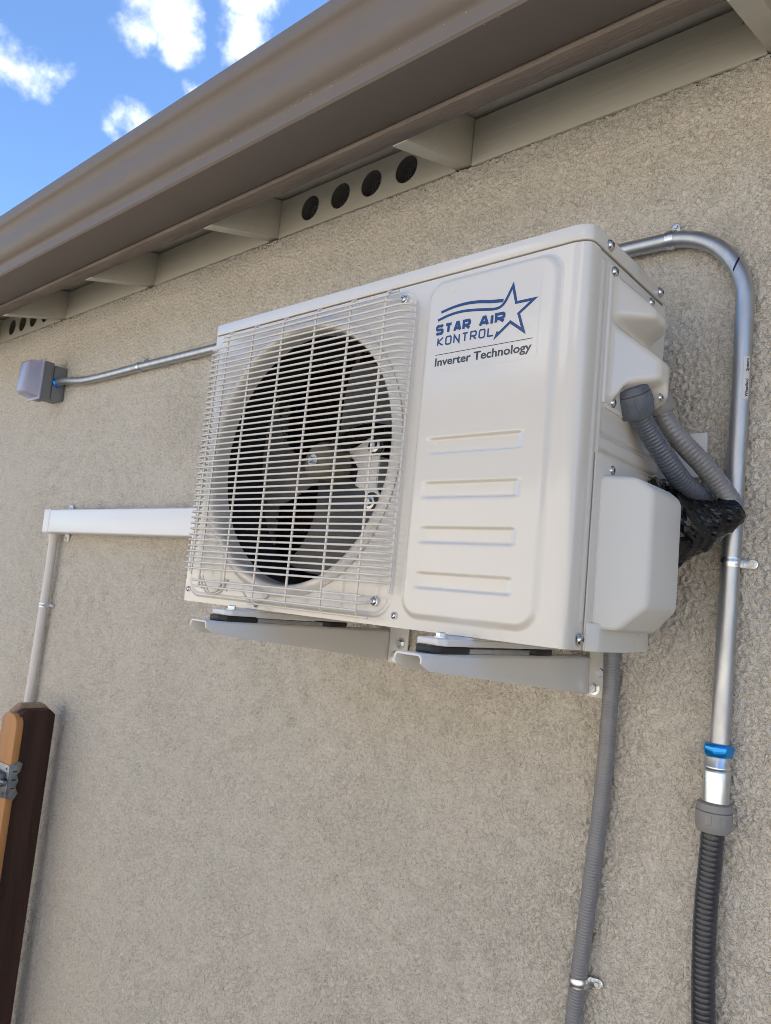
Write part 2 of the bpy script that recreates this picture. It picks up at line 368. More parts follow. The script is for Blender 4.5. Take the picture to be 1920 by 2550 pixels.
for i in range(len(RX)-1):
    x0, x1 = RX[i]+.0015, RX[i+1]-.037-.0015
    holes = {0: [-1.998, -1.898, -1.796, -1.690], 3-0: [-.181, -.072, .031, .139]}.get(i)
    if i == 3: holes = [-.181, -.072, .031, .139]
    if holes:
        m = vent_plate(x0, x1, .9545, 1.0585, -.004, .034, holes, VENTR)
        blk = m.obj('vent_block', 'trim_beige', house, angle=50)
        blk['label'] = 'frieze block with four round screened vent holes'
        for hx in holes:
            MB().ring([(VENTR-.0004, .0012), (VENTR-.0012, .003), (VENTR-.0012, .0375)], (hx, -.004, 1.0065), (0, 1, 0), 32).obj('vent_bore', 'vent_wood', blk, angle=60)
            if scr_me is None:
                s0 = screen.obj('vent_screen', 'screen_wire', blk, smooth=False); scr_me = s0.data; s0.location = (hx, .026, 1.0065)
            else:
                place(scr_me, 'vent_screen', (hx, .026, 1.0065), (0, 0, 0), blk)
    else:
        MB().box(x0, x1, -.004, .034, .9545, 1.0585).obj('frieze_block', 'trim_beige', house, bevel=.002)
MB().box(RX[-1]+.002, 1.75, -.004, .034, .9545, 1.0585).obj('frieze_block', 'trim_beige', house, bevel=.002)
MB().box(-8.8, 5.8, .12, .14, .95, 1.25).obj('attic_backing', 'void', house)
# mildew flecks where the stucco meets the eave, and a split knot in the end block
mil = MB(); mr_ = random.Random(11)
for i in range(230):
    x = mr_.choice([mr_.gauss(-.95, .16), mr_.gauss(-.33, .05), mr_.gauss(-1.55, .12), mr_.uniform(-1.9, .9)]); z = .9505-abs(mr_.gauss(0, .011)); s_ = mr_.uniform(.0006, .0019)
    yy = -.0078-.001*mr_.random(); mil.add([(x-s_, yy, z), (x, yy, z-s_*.7), (x+s_*.9, yy, z+s_*.2), (x+.2*s_, yy, z+s_*.8), (x, yy+.003, z)], [(0, 1, 2, 3), (1, 0, 4), (2, 1, 4), (3, 2, 4), (0, 3, 4)])
tag(mil.obj('mildew', 'void', house, smooth=False), kind='stuff')
crk = MB()
for pts in ([(.858, 1.052), (.862, 1.040), (.860, 1.030), (.8635, 1.018)], [(.8620, 1.036), (.871, 1.029), (.879, 1.027)], [(.852, 1.024), (.857, 1.028), (.8605, 1.030)]):
    crk.tube(spline([(a, -.0042, b_) for a, b_ in pts], .003), .0007, 5)
tag(crk.obj('wood_split', 'void', house), kind='stuff')
# rough-sawn fascia
fz = seg_axis([(.9, 1.035, .009)]); fy = [-.206, -.244]
MB().box(-9, 6, -.244, -.206, .900, deck(-.244)-.006).obj('fascia_board', 'fascia', house, bevel=.0025)
# roof deck boards and shingle skin, over a ridge and down behind
ry, rz = 4.0, deck(4.0)
MB().add([(-9.2, -.25, deck(-.25)), (6.2, -.25, deck(-.25)), (6.2, ry, rz), (-9.2, ry, rz), (-9.2, -.25, deck(-.25)+.018), (6.2, -.25, deck(-.25)+.018), (6.2, ry, rz+.018), (-9.2, ry, rz+.018)],
         [(0, 1, 2, 3), (7, 6, 5, 4), (0, 4, 5, 1), (2, 6, 7, 3), (0, 3, 7, 4), (1, 5, 6, 2)]).obj('roof_deck', 'deck_paint', house, smooth=False)
MB().add([(-9.2, -.29, deck(-.29)+.022), (6.2, -.29, deck(-.29)+.022), (6.2, ry, rz+.03), (-9.2, ry, rz+.03), (6.2, 8.3, rz+.03-SL*4.3), (-9.2, 8.3, rz+.03-SL*4.3)], [(0, 1, 2, 3), (3, 2, 4, 5)]).obj('roof', 'roof_shingle', house, smooth=False)

# ------------------------------------------------------------------ gutter
gut = thing('gutter', (-.7, -.32, .908), 'brown metal rain gutter running along the eave above the unit', 'gutter')
gp = [(-.2455, 1.066), (-.2455, .911), (-.250, .908), (-.354, .908), (-.3575, .911), (-.3575, .934), (-.3590, .9385), (-.366, .943), (-.376, .950), (-.3835, .960), (-.3870, .974), (-.3885, .992), (-.3905, 1.006), (-.3955, 1.0165), (-.4020, 1.0225), (-.4070, 1.0265), (-.4085, 1.0295), (-.4085, 1.0535), (-.4068, 1.0568), (-.4030, 1.0575), (-.3945, 1.0555)]
def shell(profile, x0, x1, t, nseg):
    P = [Vector((0, a, b)) for a, b in profile]; n = len(P); N_ = []
    for i in range(n):
        d = (P[min(i+1, n-1)]-P[max(i-1, 0)]); N_.append(Vector((0, -d.z, d.y)).normalized())
    m = MB(); V = []; F = []
    xs = [x0+(x1-x0)*i/nseg for i in range(nseg+1)]
    for x in xs:
        for i in range(n): V.append((x, P[i].y, P[i].z))
        for i in range(n): q = P[i]+N_[i]*t; V.append((x, q.y, q.z))
    w = 2*n
    for s_ in range(nseg):
        for i in range(n-1):
            a = s_*w+i; F += [(a, a+1, a+1+w, a+w), (a+n, a+w+n, a+1+w+n, a+1+n)]
        F += [(s_*w, s_*w+w, s_*w+w+n, s_*w+n), (s_*w+n-1, s_*w+2*n-1, s_*w+w+2*n-1, s_*w+w+n-1)]
    return m.add(V, F)
shell(gp, -9.1, 6.1, .0009, 60).obj('gutter_trough', 'gutter_paint', gut, angle=40)
spk = MB()
for i in range(70):                                     # grit and paint flecks stuck along the lower step
    x = random.uniform(-.3, .75); yy, zz = random.choice([(-.362, .9405), (-.3655, .9425), (-.359, .938), (-.352, .9076)])
    s_ = random.uniform(.0005, .0013); spk.box(x-s_, x+s_, yy-.0008, yy+.0004, zz-s_*.7, zz+s_*.7)
tag(spk.obj('grit', 'paper', gut, smooth=False), kind='stuff')
for x in np.arange(-8.6, 6, .61):
    MB().box(x-.012, x+.012, -.405, -.246, 1.045, 1.048).obj('hanger', 'gutter_paint', gut)

# ------------------------------------------------------------------ outdoor unit
W, YF, YB, H = .79, -.3516, -.099, .538
FC = (.270, .264); FR = .2170
ac = thing('air_conditioner', (W/2, -.225, 0), 'ivory white air conditioner outdoor unit on the wall with blue star logo', 'air conditioner')
def rrect_sdf(x, z, x0, x1, z0, z1, r):
    cx, cz = (x0+x1)/2, (z0+z1)/2; dx = np.abs(x-cx)-(x1-x0)/2+r; dz = np.abs(z-cz)-(z1-z0)/2+r
    return np.hypot(np.maximum(dx, 0), np.maximum(dz, 0))+np.minimum(np.maximum(dx, dz), 0)-r
STRIPS = [(.247, .272), (.184, .2085), (.1205, .145), (.057, .0815)]
def emboss(x, z):
    e = .0062*sstep(.001, -.010, rrect_sdf(x, z, .534, .755, .0145, .5105, .032))
    e += .0028*sstep(.0005, -.004, rrect_sdf(x, z, .012, .5185, .010, .5085, .035))
    e -= .0018*sstep(-.0055, -.0085, rrect_sdf(x, z, .012, .5185, .010, .5085, .035))
    for a, b in STRIPS:
        sx = sstep(.556, .574, x)*sstep(.7195, .7060, x); e -= .0044*sx*sstep(a, a+.0034, z)*sstep(b, b-.0034, z)
    for dx, dz in ((.585, .487), (.699, .488)):
        e -= .0016*np.exp(-((x-dx)**2+(z-dz)**2)/.0016**2)
    return e
def build_front():
    us = list(np.arange(.0012, .766, .0021))+[.768]; prof = [(u, YF, 1.0) for u in us]
    prof += [(.772, YF+.0006, 0), (.778, YF+.0022, 0), (.7835, YF+.0047, 0), (.7872, YF+.0080, 0), (.7893, YF+.0125, 0), (.7900, YF+.0180, 0), (.7900, YF+.0235, 0), (.7900, YF+.0300, 0)]
    prof = [(.0012, YF+.012, 0), (.0004, YF+.003, 0), (.0008, YF+.0006, 0)]+prof
    zs = np.arange(.0, .5161, .0015); nu = len(prof); nz = len(zs)
    U = np.array([q[0] for q in prof]); Yb = np.array([q[1] for q in prof]); pl = np.array([q[2] for q in prof])
    E_ = emboss(U[None, :], zs[:, None])*pl[None, :]
    co = np.stack([np.broadcast_to(U[None, :], E_.shape), Yb[None, :]-E_, np.broadcast_to(zs[:, None], E_.shape)], -1).reshape(-1, 3)
    F = []
    for j in range(nz-1):
        zc = .5*(zs[j]+zs[j+1])
        for i in range(nu-1):
            xc = .5*(U[i]+U[i+1])
            if (xc-FC[0])**2+(zc-FC[1])**2 < .2285**2: continue
            a = j*nu+i; F.append((a, a+1, a+nu+1, a+nu))
    # turned-under bottom flange
    m = MB(); m.v = [tuple(q) for q in co]; m.f = F
    o = len(m.v); bot = [(float(U[i]), float(Yb[i])) for i in range(nu)]
    m.v += [(x, y+.010, .0) for x, y in bot]; m.f += [(i, o+i, o+i+1, i+1) for i in range(nu-1)]
    return m.obj('front_panel', 'ivory_paint', ac, angle=60, recalc=False)
front = build_front()
# fan opening: rolled lip and throat
MB().ring([(.2395, -.0026), (.2365, -.0040), (.2335, -.0062), (.2295, -.0078), (.2245, -.0078), (.2208, -.0055), (.2183, .001), (FR, .010), (FR-.0010, .026)], (FC[0], YF, FC[1]), (0, 1, 0), 96).obj('fan_ring', 'ivory_paint', ac, angle=60)
MB().ring([(.2160, .026), (.2167, .028), (.2167, .110), (.2155, .112)], (FC[0], YF, FC[1]), (0, 1, 0), 64).obj('dark_liner', 'void', ac, angle=60)  # added black liner, stands in for the shade inside the fan opening
# lid with a skirt all round
fp = [(.0015, YB), (.0015, YF-.002), (.769, YF-.002), (.7800, YF+.0002), (.7868, YF+.0042), (.7908, YF+.0092), (.7922, YF+.018), (.7922, YB-.014), (.788, YB-.004), (.782, YB)]
lid = MB().prism(fp, .5178, .5400, 'z').obj('lid', 'ivory_paint', ac, bevel=.0024, bseg=3, angle=30)
# side panel with a bead, two pressed grooves
def build_side():
    ys = np.arange(-.3205, YB+.0001, .0019); zs = np.arange(0, .5166, .0019)
    Yg, Zg = np.meshgrid(ys, zs); e = np.zeros_like(Yg)
    e += .0022*sstep(-.3145, -.3125, Yg)*sstep(-.304, -.306, Yg)*sstep(.03, .036, Zg)*sstep(.507, .503, Zg)
    e += .0015*sstep(-.2985, -.2965, Yg)*sstep(.02, .024, Zg)*sstep(.512, .508, Zg)
    for zc in (.2545, .2790):
        e -= .0045*sstep(-.2915, -.288, Yg)*sstep(-.1005, -.104, Yg)*sstep(zc-.006, zc-.0025, Zg)*sstep(zc+.0045, zc+.002, Zg)
    e -= .003*sstep(-.2915, -.288, Yg)*sstep(-.1005, -.104, Yg)*sstep(.2790, .2830, Zg)*sstep(.312, .306, Zg)
    m = MB(); nz, ny = Yg.shape; m.v = [(W-.0008+float(e[j, i]), float(Yg[j, i]), float(Zg[j, i])) for j in range(nz) for i in range(ny)]
    m.f = [(j*ny+i, j*ny+i+1, (j+1)*ny+i+1, (j+1)*ny+i) for j in range(nz-1) for i in range(ny-1)]
    return m.obj('side_panel', 'ivory_side', ac, angle=60, recalc=False)
side = build_side()
MB().box(.0008, .0022, YF+.012, YB, .0, .517).obj('left_panel', 'ivory_side', ac)
MB().box(.0022, W-.002, YF+.0105, YB, -.0005, .001).obj('base_pan', 'ivory_side', ac)
MB().box(.7865, W-.0012, YB-.004, YB+.0015, -.0008, .516).box(W-.004, W+.0009, YB-.045, YB+.0015, -.0010, .024).obj('back_corner', 'ivory_side', ac, bevel=.0006)
MB().box(.0022, .7865, YB-.0015, YB, .001, .516).obj('back_plate', 'ivory_side', ac)
# inside: partition, coil fins
MB().box(.524, .5265, YF+.004, YB-.003, .001, .515).box(.0025, .524, YB-.03, YB-.028, .001, .515).obj('partition', 'interior', ac)
fin = MB()
for i in range(86): fin.box(.012+i*.006, .0132+i*.006, YB-.055, YB-.031, .006, .512)
for i in range(16): fin.tube([(.008, YB-.0555, .03+i*.031), (.52, YB-.0555, .03+i*.031)], .0036, 6)
tag(fin.obj('coil', 'fin_dark', ac, smooth=False), kind='stuff')
# fan: hub with bolt, three broad swept blades
FY = YF+.058
fan = MB().lathe([(.0, -.013), (.013, -.013), (.024, -.010), (.033, -.003), (.038, .008), (.040, .040)], (FC[0], FY, FC[1]), (0, 1, 0), 40).obj('fan', 'hub_plastic', ac)
MB().lathe([(.0, -.023), (.0048, -.023), (.0058, -.0215), (.0058, -.013)], (FC[0], FY, FC[1]), (0, 1, 0), 6).lathe([(.0, -.0155), (.011, -.0155), (.011, -.0125)], (FC[0], FY, FC[1]), (0, 1, 0), 24).obj('bolt', 'zinc', fan, angle=20)
for b in range(3):
    a0 = R(67+b*120); V = []; F = []; nr, na = 10, 14
    for i in range(nr+1):
        r = .034+(.196-.034)*i/nr; span = R(38+34*(i/nr)**.8); sweep = R(-20*(i/nr)**1.4)
        for j in range(na+1):
            t = j/na; a = a0+sweep+(t-.5)*span; y = FY+.018+(t-.5)*(.052-.012*(i/nr))+.010*math.sin(t*math.pi)
            rr_ = r if i < nr else r-.012*abs(2*t-1)**3
            V.append((FC[0]+rr_*math.cos(a), y, FC[1]+rr_*math.sin(a)))
    w = na+1; F = [(i*w+j, i*w+j+1, (i+1)*w+j+1, (i+1)*w+j) for i in range(nr) for j in range(na)]
    o_ = len(V); V2 = [(x, y+.0022, z) for x, y, z in V]; F2 = [tuple(reversed([q+o_ for q in f])) for f in F]
    rim = [i for i in range(w)]+[i*w+na for i in range(1, nr+1)]+[nr*w+j for j in range(na-1, -1, -1)]+[i*w for i in range(nr-1, 0, -1)]
    F3 = [(rim[q], rim[(q+1) % len(rim)], rim[(q+1) % len(rim)]+o_, rim[q]+o_) for q in range(len(rim))]
    MB().add(V+V2, F+F2+F3).obj('blade', 'blade', fan, angle=50)
# motor and its bracket, seen through the grille at the right of the hub
my = YF+.104
MB().lathe([(.0, -.002), (.042, -.002), (.047, .004), (.047, .050), (.042, .056)], (FC[0], my+.012, FC[1]), (0, 1, 0), 32).obj('motor', 'interior', ac)
mbk = MB().prism([(.285, .288), (.318, .299), (.345, .312), (.372, .310), (.380, .292), (.371, .274), (.371, .226), (.383, .210), (.380, .188), (.352, .181), (.330, .190), (.312, .208), (.322, .230), (.325, .258), (.312, .275)], my-.004, my, 'y').obj('motor_bracket', 'bright_zinc_paint', ac, bevel=.001)
MB().box(.3712, .3735, my-.003, my+.030, .222, .278).obj('bracket_fold', 'bracket_paint', mbk)
for q in ((.363, .2965), (.364, .1980)):
    MB().lathe([(.0, -.014), (.0055, -.014), (.0068, -.012), (.0068, -.0095), (.0115, -.0085), (.0122, -.0065), (.0122, -.004)], (q[0], my, q[1]), (0, 1, 0), 20).obj('bolt', 'zinc', mbk)
    MB().lathe([(.0135, -.0062), (.0175, -.0060), (.0180, -.0042)], (q[0], my, q[1]), (0, 1, 0), 20).obj('rubber_ring', 'black_rubber', mbk)
MB().box(.286, .296, my+.002, my+.012, .004, .512).obj('motor_mast', 'interior', ac)

# wire guard
WR = .00190; yw = YF-.0285; yv = yw+.0031
grille = bpy.data.objects.new('fan_grille', None); C.objects.link(grille); par(grille, ac); WORLD0[grille.name] = Vector((0, 0, 0))
def hook(x, z, dz):                                     # small round-wire loops that grip the panel
    MB().tube(spline([(x, yv, z), (x+.004, yv+.004, z+dz*.4), (x+.012, yv+.012, z+dz), (x+.026, YF-.004, z+dz*.9), (x+.045, YF-.003, z+dz*.15)], .006), WR*.95, 7).obj('hook', 'wire_coat', grille)
hook(.076, .052, -.033); hook(.086, .050, -.031)
hook(.204, .030, -.018)
for q, e in (((.470, yw, .487), (.488, YF-.006, .494)), ((.470, yw, .029), (.487, YF-.006, .034))):
    MB().tube(spline([q, (q[0]+.010, yw+.006, q[2]+.001), e], .004), WR*1.2, 8).lathe([(.0075, .0), (.0075, .004), (.006, .005)], (e[0], YF-.001, e[2]), (0, -1, 0), 20).obj('mounting_eye', 'wire_coat', grille)
def wire(path, r=WR, seg=7): MB().tube(path, r, seg).obj('wire', 'wire_coat', grille, angle=60)
ROWS = [.4752-.01035*i for i in range(41)]
for z in ROWS:
    jit = random.uniform(-.0003, .0003)
    wire([(.030, YF-.0055, z), (.0298, yw+.009, z), (.0312, yw+.0035, z), (.0365, yw, z), (.15, yw, z+jit), (.35, yw, z-jit), (.4985, yw, z), (.5085, yw+.002, z), (.5155, yw+.0065, z), (.5188, yw+.0135, z), (.5190, yw+.0165, z)])
for z, a, b in ((.0400, .060, .483), (.0295, .065, .4705)): wire([(a, yw, z), (.25, yw, z), (b, yw, z)])
for z, y, a, b in ((.0180, yw+.001, .205, .476), (.0095, yw+.010, .215, .490)): wire([(a, y, z), (b, y, z)])
for z, y, a, b, r in ((.487, yw, .066, .472, WR*1.2), (.4955, yw+.001, .066, .478, WR), (.5035, yw+.011, .064, .488, WR)): wire([(a, y, z), (.27, y, z), (b, y, z)], r)
for x in (.0770, .1505, .2325, .3150, .3950, .4700):
    zb = .012 if x > .19 else .030
    wire([(x, yv+.010, .5075), (x, yv+.0055, .5055), (x, yv+.001, .499), (x, yv, .490), (x, yv, .27), (x, yv, zb+.010), (x, yv+.002, zb+.002), (x, yv+.010, zb-.003)], WR*1.15)
wire([(.5190, yw+.0172, .482), (.5190, yw+.0172, .27), (.5190, yw+.0172, .046)], WR*1.1)
wire([(.0320, yw+.0125, .480), (.0320, yw+.0125, .27), (.0320, yw+.0125, .055)], WR*1.1)
wire([(.0505, yv, .470), (.0505, yv, .27), (.0505, yv, .050)], WR*1.1)

# screws
sm = MB(); sm.lathe([(.0074, .0), (.0074, .0008), (.0062, .0012), (.0060, .0022), (.0050, .0037), (.0030, .0046), (.0, .0049)], (0, 0, 0), (0, 0, 1), 20)
sme = sm.obj('screw', 'screw_steel', ac, angle=50); crs = MB().box(-.0026, .0026, -.0006, .0006, .0043, .00505).box(-.0006, .0006, -.0026, .0026, .0043, .0051).obj('cross_recess', 'ink', sme, smooth=False)
_first = [True]
def screw(loc, axis, sc=1.0):
    q = Vector(axis).to_track_quat('Z', 'Y') @ Matrix.Rotation(random.uniform(0, 1.5), 3, 'Z').to_quaternion()
    if _first[0]: o = sme; _first[0] = False; c = crs
    else:
        o = sme.copy(); C.objects.link(o); c = crs.copy(); C.objects.link(c); c.parent = o
    c.matrix_parent_inverse = Matrix.Identity(4); c.location = (0, 0, 0)
    o.rotation_euler = q.to_euler(); o.location = loc; o.scale = (sc,)*3
for x, z in ((.488, .494), (.487, .034)): screw((x, YF-.005, z), (0, -1, 0), .95)
for x, z in ((.524, .0165), (.0125, .022), (.215, .0085)): screw((x, YF-.001, z), (0, -1, 0), .72)
for y, z in ((-.301, .528), (-.130, .529)): screw((W+.0022, y, z), (1, 0, 0), 1.12)
for y, z in ((-.285, .4975), (-.163, .5005), (-.2525, .2355), (-.311, .0125)): screw((W+.0030 if z > .4 else W+.0002, y, z), (1, 0, 0), 1.1)

# terminal cover: one pressed sheet, two humps with a hand grip between
def build_cover():
    y0, y1, z0, z1 = -.2955, -.1555, .3185, .5045; st = .0015
    ys = np.arange(y0, y1+.0001, st); zs = np.arange(z0, z1+.0001, st); Yg, Zg = np.meshgrid(ys, zs)
    rp = lambda v, a, b: np.clip((v-a)/(b-a), 0, 1)
    rear = np.sqrt(np.clip(1-rp(Yg, -.205, -.1575)**2, 0, 1))
    def hump(d, zt0, zt1, zb0, zb1, yf1, notch=0.0):
        zn = Zg-notch*sstep(-.272, -.258, Yg)*sstep(-.196, -.206, Yg)
        return d*np.minimum(np.minimum(rp(Yg, -.284, yf1), rear), np.minimum(rp(Zg, zt0, zt1), rp(zn, zb0, zb1)))
    e = np.maximum(hump(.037, .4955, .4590, .4375, .4425, -.232), hump(.0455, .4275, .3900, .3260, .3460, -.226, .016))
    for _ in range(16):                                  # soften the pressed edges
        q = np.pad(e, 1, mode='edge'); e = (q[:-2, 1:-1]+q[2:, 1:-1]+q[1:-1, :-2]+q[1:-1, 2:]+2*e)/6
    e = e+.0030*sstep(-.2940, -.2900, Yg)
    m = MB(); nz, ny = Yg.shape; m.v = [(W+.0006+float(e[j, i]), float(Yg[j, i]), float(Zg[j, i])) for j in range(nz) for i in range(ny)]
    m.f = [(j*ny+i, j*ny+i+1, (j+1)*ny+i+1, (j+1)*ny+i) for j in range(nz-1) for i in range(ny-1)]
    o = len(m.v); edge = [i for i in range(ny)]+[j*ny+ny-1 for j in range(1, nz)]+[(nz-1)*ny+i for i in range(ny-2, -1, -1)]+[j*ny for j in range(nz-2, 0, -1)]
    m.v += [(W-.002, m.v[q][1], m.v[q][2]) for q in edge]; L_ = len(edge)
    m.f += [(edge[q], o+q, o+(q+1) % L_, edge[(q+1) % L_]) for q in range(L_)]
    return m.obj('terminal_cover', 'ivory_paint', ac, angle=55)
tcov = build_cover()
# raised rating plate behind the cover, with rows of fine print
rp = MB().box(W-.0006, W+.0002, -.156, -.1015, .4265, .4985).obj('rating_plate', 'paper', ac)
ink = MB()
for i in range(15):
    z = .4925-i*.0044; y = -.152
    while y < -.106:
        l = random.uniform(.003, .011); ink.box(W+.0002, W+.00035, y, min(y+l, -.1045), z-.0009, z+.0007); y += l+random.uniform(.0012, .003)
tag(ink.obj('fine_print', 'ink', rp, smooth=False), kind='stuff')
# lower bracket that holds the glands
MB().box(W+.0005, W+.0028, -.286, -.17, .3125, .336).obj('gland_plate', 'ivory_side', ac, bevel=.0006)
screw((W+.0030, -.2665, .3235), (1, 0, 0), .95); screw((W+.0430, -.2090, .3420), (1, 0, 0), .85)

# valve cover
def build_valve():
    m = MB(); lev = [(.0265, .030, -.276), (.0600, .060, -.2515), (.2085, .060, -.2515), (.2245, .040, -.264)]; V = []
    for z, d, yo in lev: V += [(W-.0005, -.2875, z), (W+d, yo, z), (W+d, -.152, z), (W+d*.55, -.137, z), (W-.0005, -.134, z)]
    F = [tuple(range(4, -1, -1)), tuple(range(15, 20))]
    for i in range(3):
        for k_ in range(5): a, b = i*5+k_, i*5+(k_+1) % 5; F.append((a, b, b+5, a+5))
    m.add(V, F); return m.obj('valve_cover', 'valve_plastic', ac, bevel=.0075, bseg=4, angle=50)
vc = build_valve()
MB().prism([(W-.0005, -.3005), (W+.004, -.2985), (W+.013, -.283), (W+.013, -.170), (W+.004, -.165), (W-.0005, -.165)], -.0015, .034, 'z').obj('valve_flange', 'valve_plastic', ac, bevel=.002, bseg=3)
MB().prism([(W+.0003, -.302), (W+.0026, -.302), (W+.0026, -.175), (W+.0003, -.175)], .0, .250, 'z').obj('valve_backplate', 'ivory_side', ac, bevel=.0008)

# ------------------------------------------------------------------ logo sticker (flat print on the panel)
PY = YF-.0062
film = MB().add([(.5565, PY-.00025, .3690), (.7275, PY-.00025, .3665), (.7275, PY-.00025, .4810), (.5565, PY-.00025, .4835)], [(0, 1, 2, 3)]).obj('logo_sticker', 'sticker_film', ac, recalc=False)
LY = PY-.0005
_lay = [0]
def ribbon(m, pts, w, closed=False, taper=None):
    _lay[0] += 1; y0 = LY-.000012*(_lay[0] % 14)        # every stroke lies a hair in front of the one before, so none share a plane
    P = [Vector((q[0], q[1])) for q in pts]; n = len(P); Lf = []; Rt = []
    for i in range(n):
        a = P[(i-1) % n] if (closed or i > 0) else None; b = P[(i+1) % n] if (closed or i < n-1) else None
        d1 = (P[i]-a).normalized() if a is not None else None; d2 = (b-P[i]).normalized() if b is not None else None
        d1 = d1 or d2; d2 = d2 or d1
        n1 = Vector((-d1.y, d1.x)); n2 = Vector((-d2.y, d2.x)); mi = (n1+n2)
        if mi.length < 1e-4: mi = n1
        mi.normalize(); sc = 1/max(.27, mi.dot(n1)); ww = w*.5*(taper[i] if taper else 1)
        Lf.append(P[i]+mi*ww*sc); Rt.append(P[i]-mi*ww*sc)
    V = [(q.x, y0-.0000006*i, q.y) for i, q in enumerate(Lf)]+[(q.x, y0-.0000006*i, q.y) for i, q in enumerate(Rt)]
    m.add(V, [(i, (i+1) % n, n+(i+1) % n, n+i) for i in range(n if closed else n-1)])
sp2 = lambda pts: [(q.x, q.y) for q in spline([(a, b, 0) for a, b in pts], .003)]
star = MB()
s1 = sp2([(.5645, .4580), (.586, .4618), (.607, .4630), (.628, .4615), (.650, .4575), (.6705, .4550)]); ribbon(star, s1, .0040, taper=[1.0+.25*i/len(s1) for i in range(len(s1))])
s2 = sp2([(.5595, .4465), (.579, .4510), (.600, .4525), (.620, .4510), (.641, .4478), (.657, .4455), (.6665, .4468), (.6725, .4515), (.6768, .4585)])
ribbon(star, s2+[(.6842, .4735), (.6912, .4480), (.7185, .4478), (.6962, .4318), (.7055, .4062), (.6842, .4222), (.6630, .4058), (.6652, .4120)], .0040)
star.obj('star_emblem', 'logo_blue', film, smooth=False, recalc=False)
GL = {'S': [[(1, .82), (.86, 1), (.14, 1), (0, .86), (0, .64), (.14, .53), (.86, .47), (1, .36), (1, .14), (.86, 0), (.14, 0), (0, .18)]], 'T': [[(0, 1), (1, 1)], [(.5, 1), (.5, 0)]],
      'A': [[(0, 0), (.40, 1), (.62, 1), (1, 0)], [(.2, .30), (.82, .30)]], 'R': [[(0, 0), (0, 1), (.84, 1), (1, .86), (1, .58), (.84, .44), (0, .44)], [(.42, .44), (1, 0)]],
      'I': [[(.5, -.02), (.5, 1.02)]], 'K': [[(0, 0), (0, 1)], [(1, 1), (.05, .45), (1, 0)]], 'O': [[(.16, 0), (0, .16), (0, .84), (.16, 1), (.84, 1), (1, .84), (1, .16), (.84, 0), (.16, 0)]],
      'N': [[(0, 0), (0, 1), (1, 0), (1, 1)]], 'L': [[(0, 1), (0, 0), (1, 0)]]}
def write(m, txt, x0, x1, z0, z1, st, gap, widths=None):
    ws = [(.32 if c == 'I' else .62 if c == ' ' else 1.0) for c in txt]; tot = sum(ws)+gap*(len(txt)-1); u = (x1-x0)/tot; x = x0
    for c, w_ in zip(txt, ws):
        for g_ in GL.get(c, []):
            ww = w_*u-st
            ribbon(m, [(x+st/2+(q[0]*ww if c != 'I' else ww/2), z0+st/2+q[1]*(z1-z0-st)) for q in g_], st)
        x += (w_+gap)*u
t1 = MB(); write(t1, 'STAR', .5575, .6190, .4235, .4395, .0044, .11); write(t1, 'AIR', .6330, .6755, .4232, .4390, .0044, .11); t1.obj('lettering', 'logo_blue', film, smooth=False, recalc=False)
t2 = MB(); write(t2, 'KONTROL', .5620, .6595, .4065, .4202, .0023, .28); t2.obj('lettering', 'logo_blue', film, smooth=False, recalc=False)
MB().add([(.561, LY, .3933), (.7205, LY, .3935), (.7205, LY, .3945), (.561, LY, .3943)], [(0, 1, 2, 3)]).obj('rule_line', 'logo_grey', film, smooth=False, recalc=False)
def text_mesh(txt, bold=0.0, res=3):
    cu_ = bpy.data.curves.new('t', 'FONT'); cu_.body = txt; cu_.size = 1; cu_.offset = bold; cu_.resolution_u = res; cu_.fill_mode = 'FRONT'
    o = bpy.data.objects.new('t', cu_); C.objects.link(o); dg = bpy.context.evaluated_depsgraph_get()
    me = bpy.data.meshes.new_from_object(o.evaluated_get(dg)); bpy.data.objects.remove(o); bpy.data.curves.remove(cu_); me.materials.clear(); return me
me = text_mesh('Inverter Technology', .025)
co = np.array([v.co[:] for v in me.vertices]); xa, xb = co[:, 0].min(), co[:, 0].max(); cap = .73
for v in me.vertices:
    u = (v.co.x-xa)/(xb-xa); v.co = (.5612+u*(.7200-.5612), LY, .3772+v.co.y/cap*.0122)
link('lettering', me, 'logo_grey', film, smooth=False)

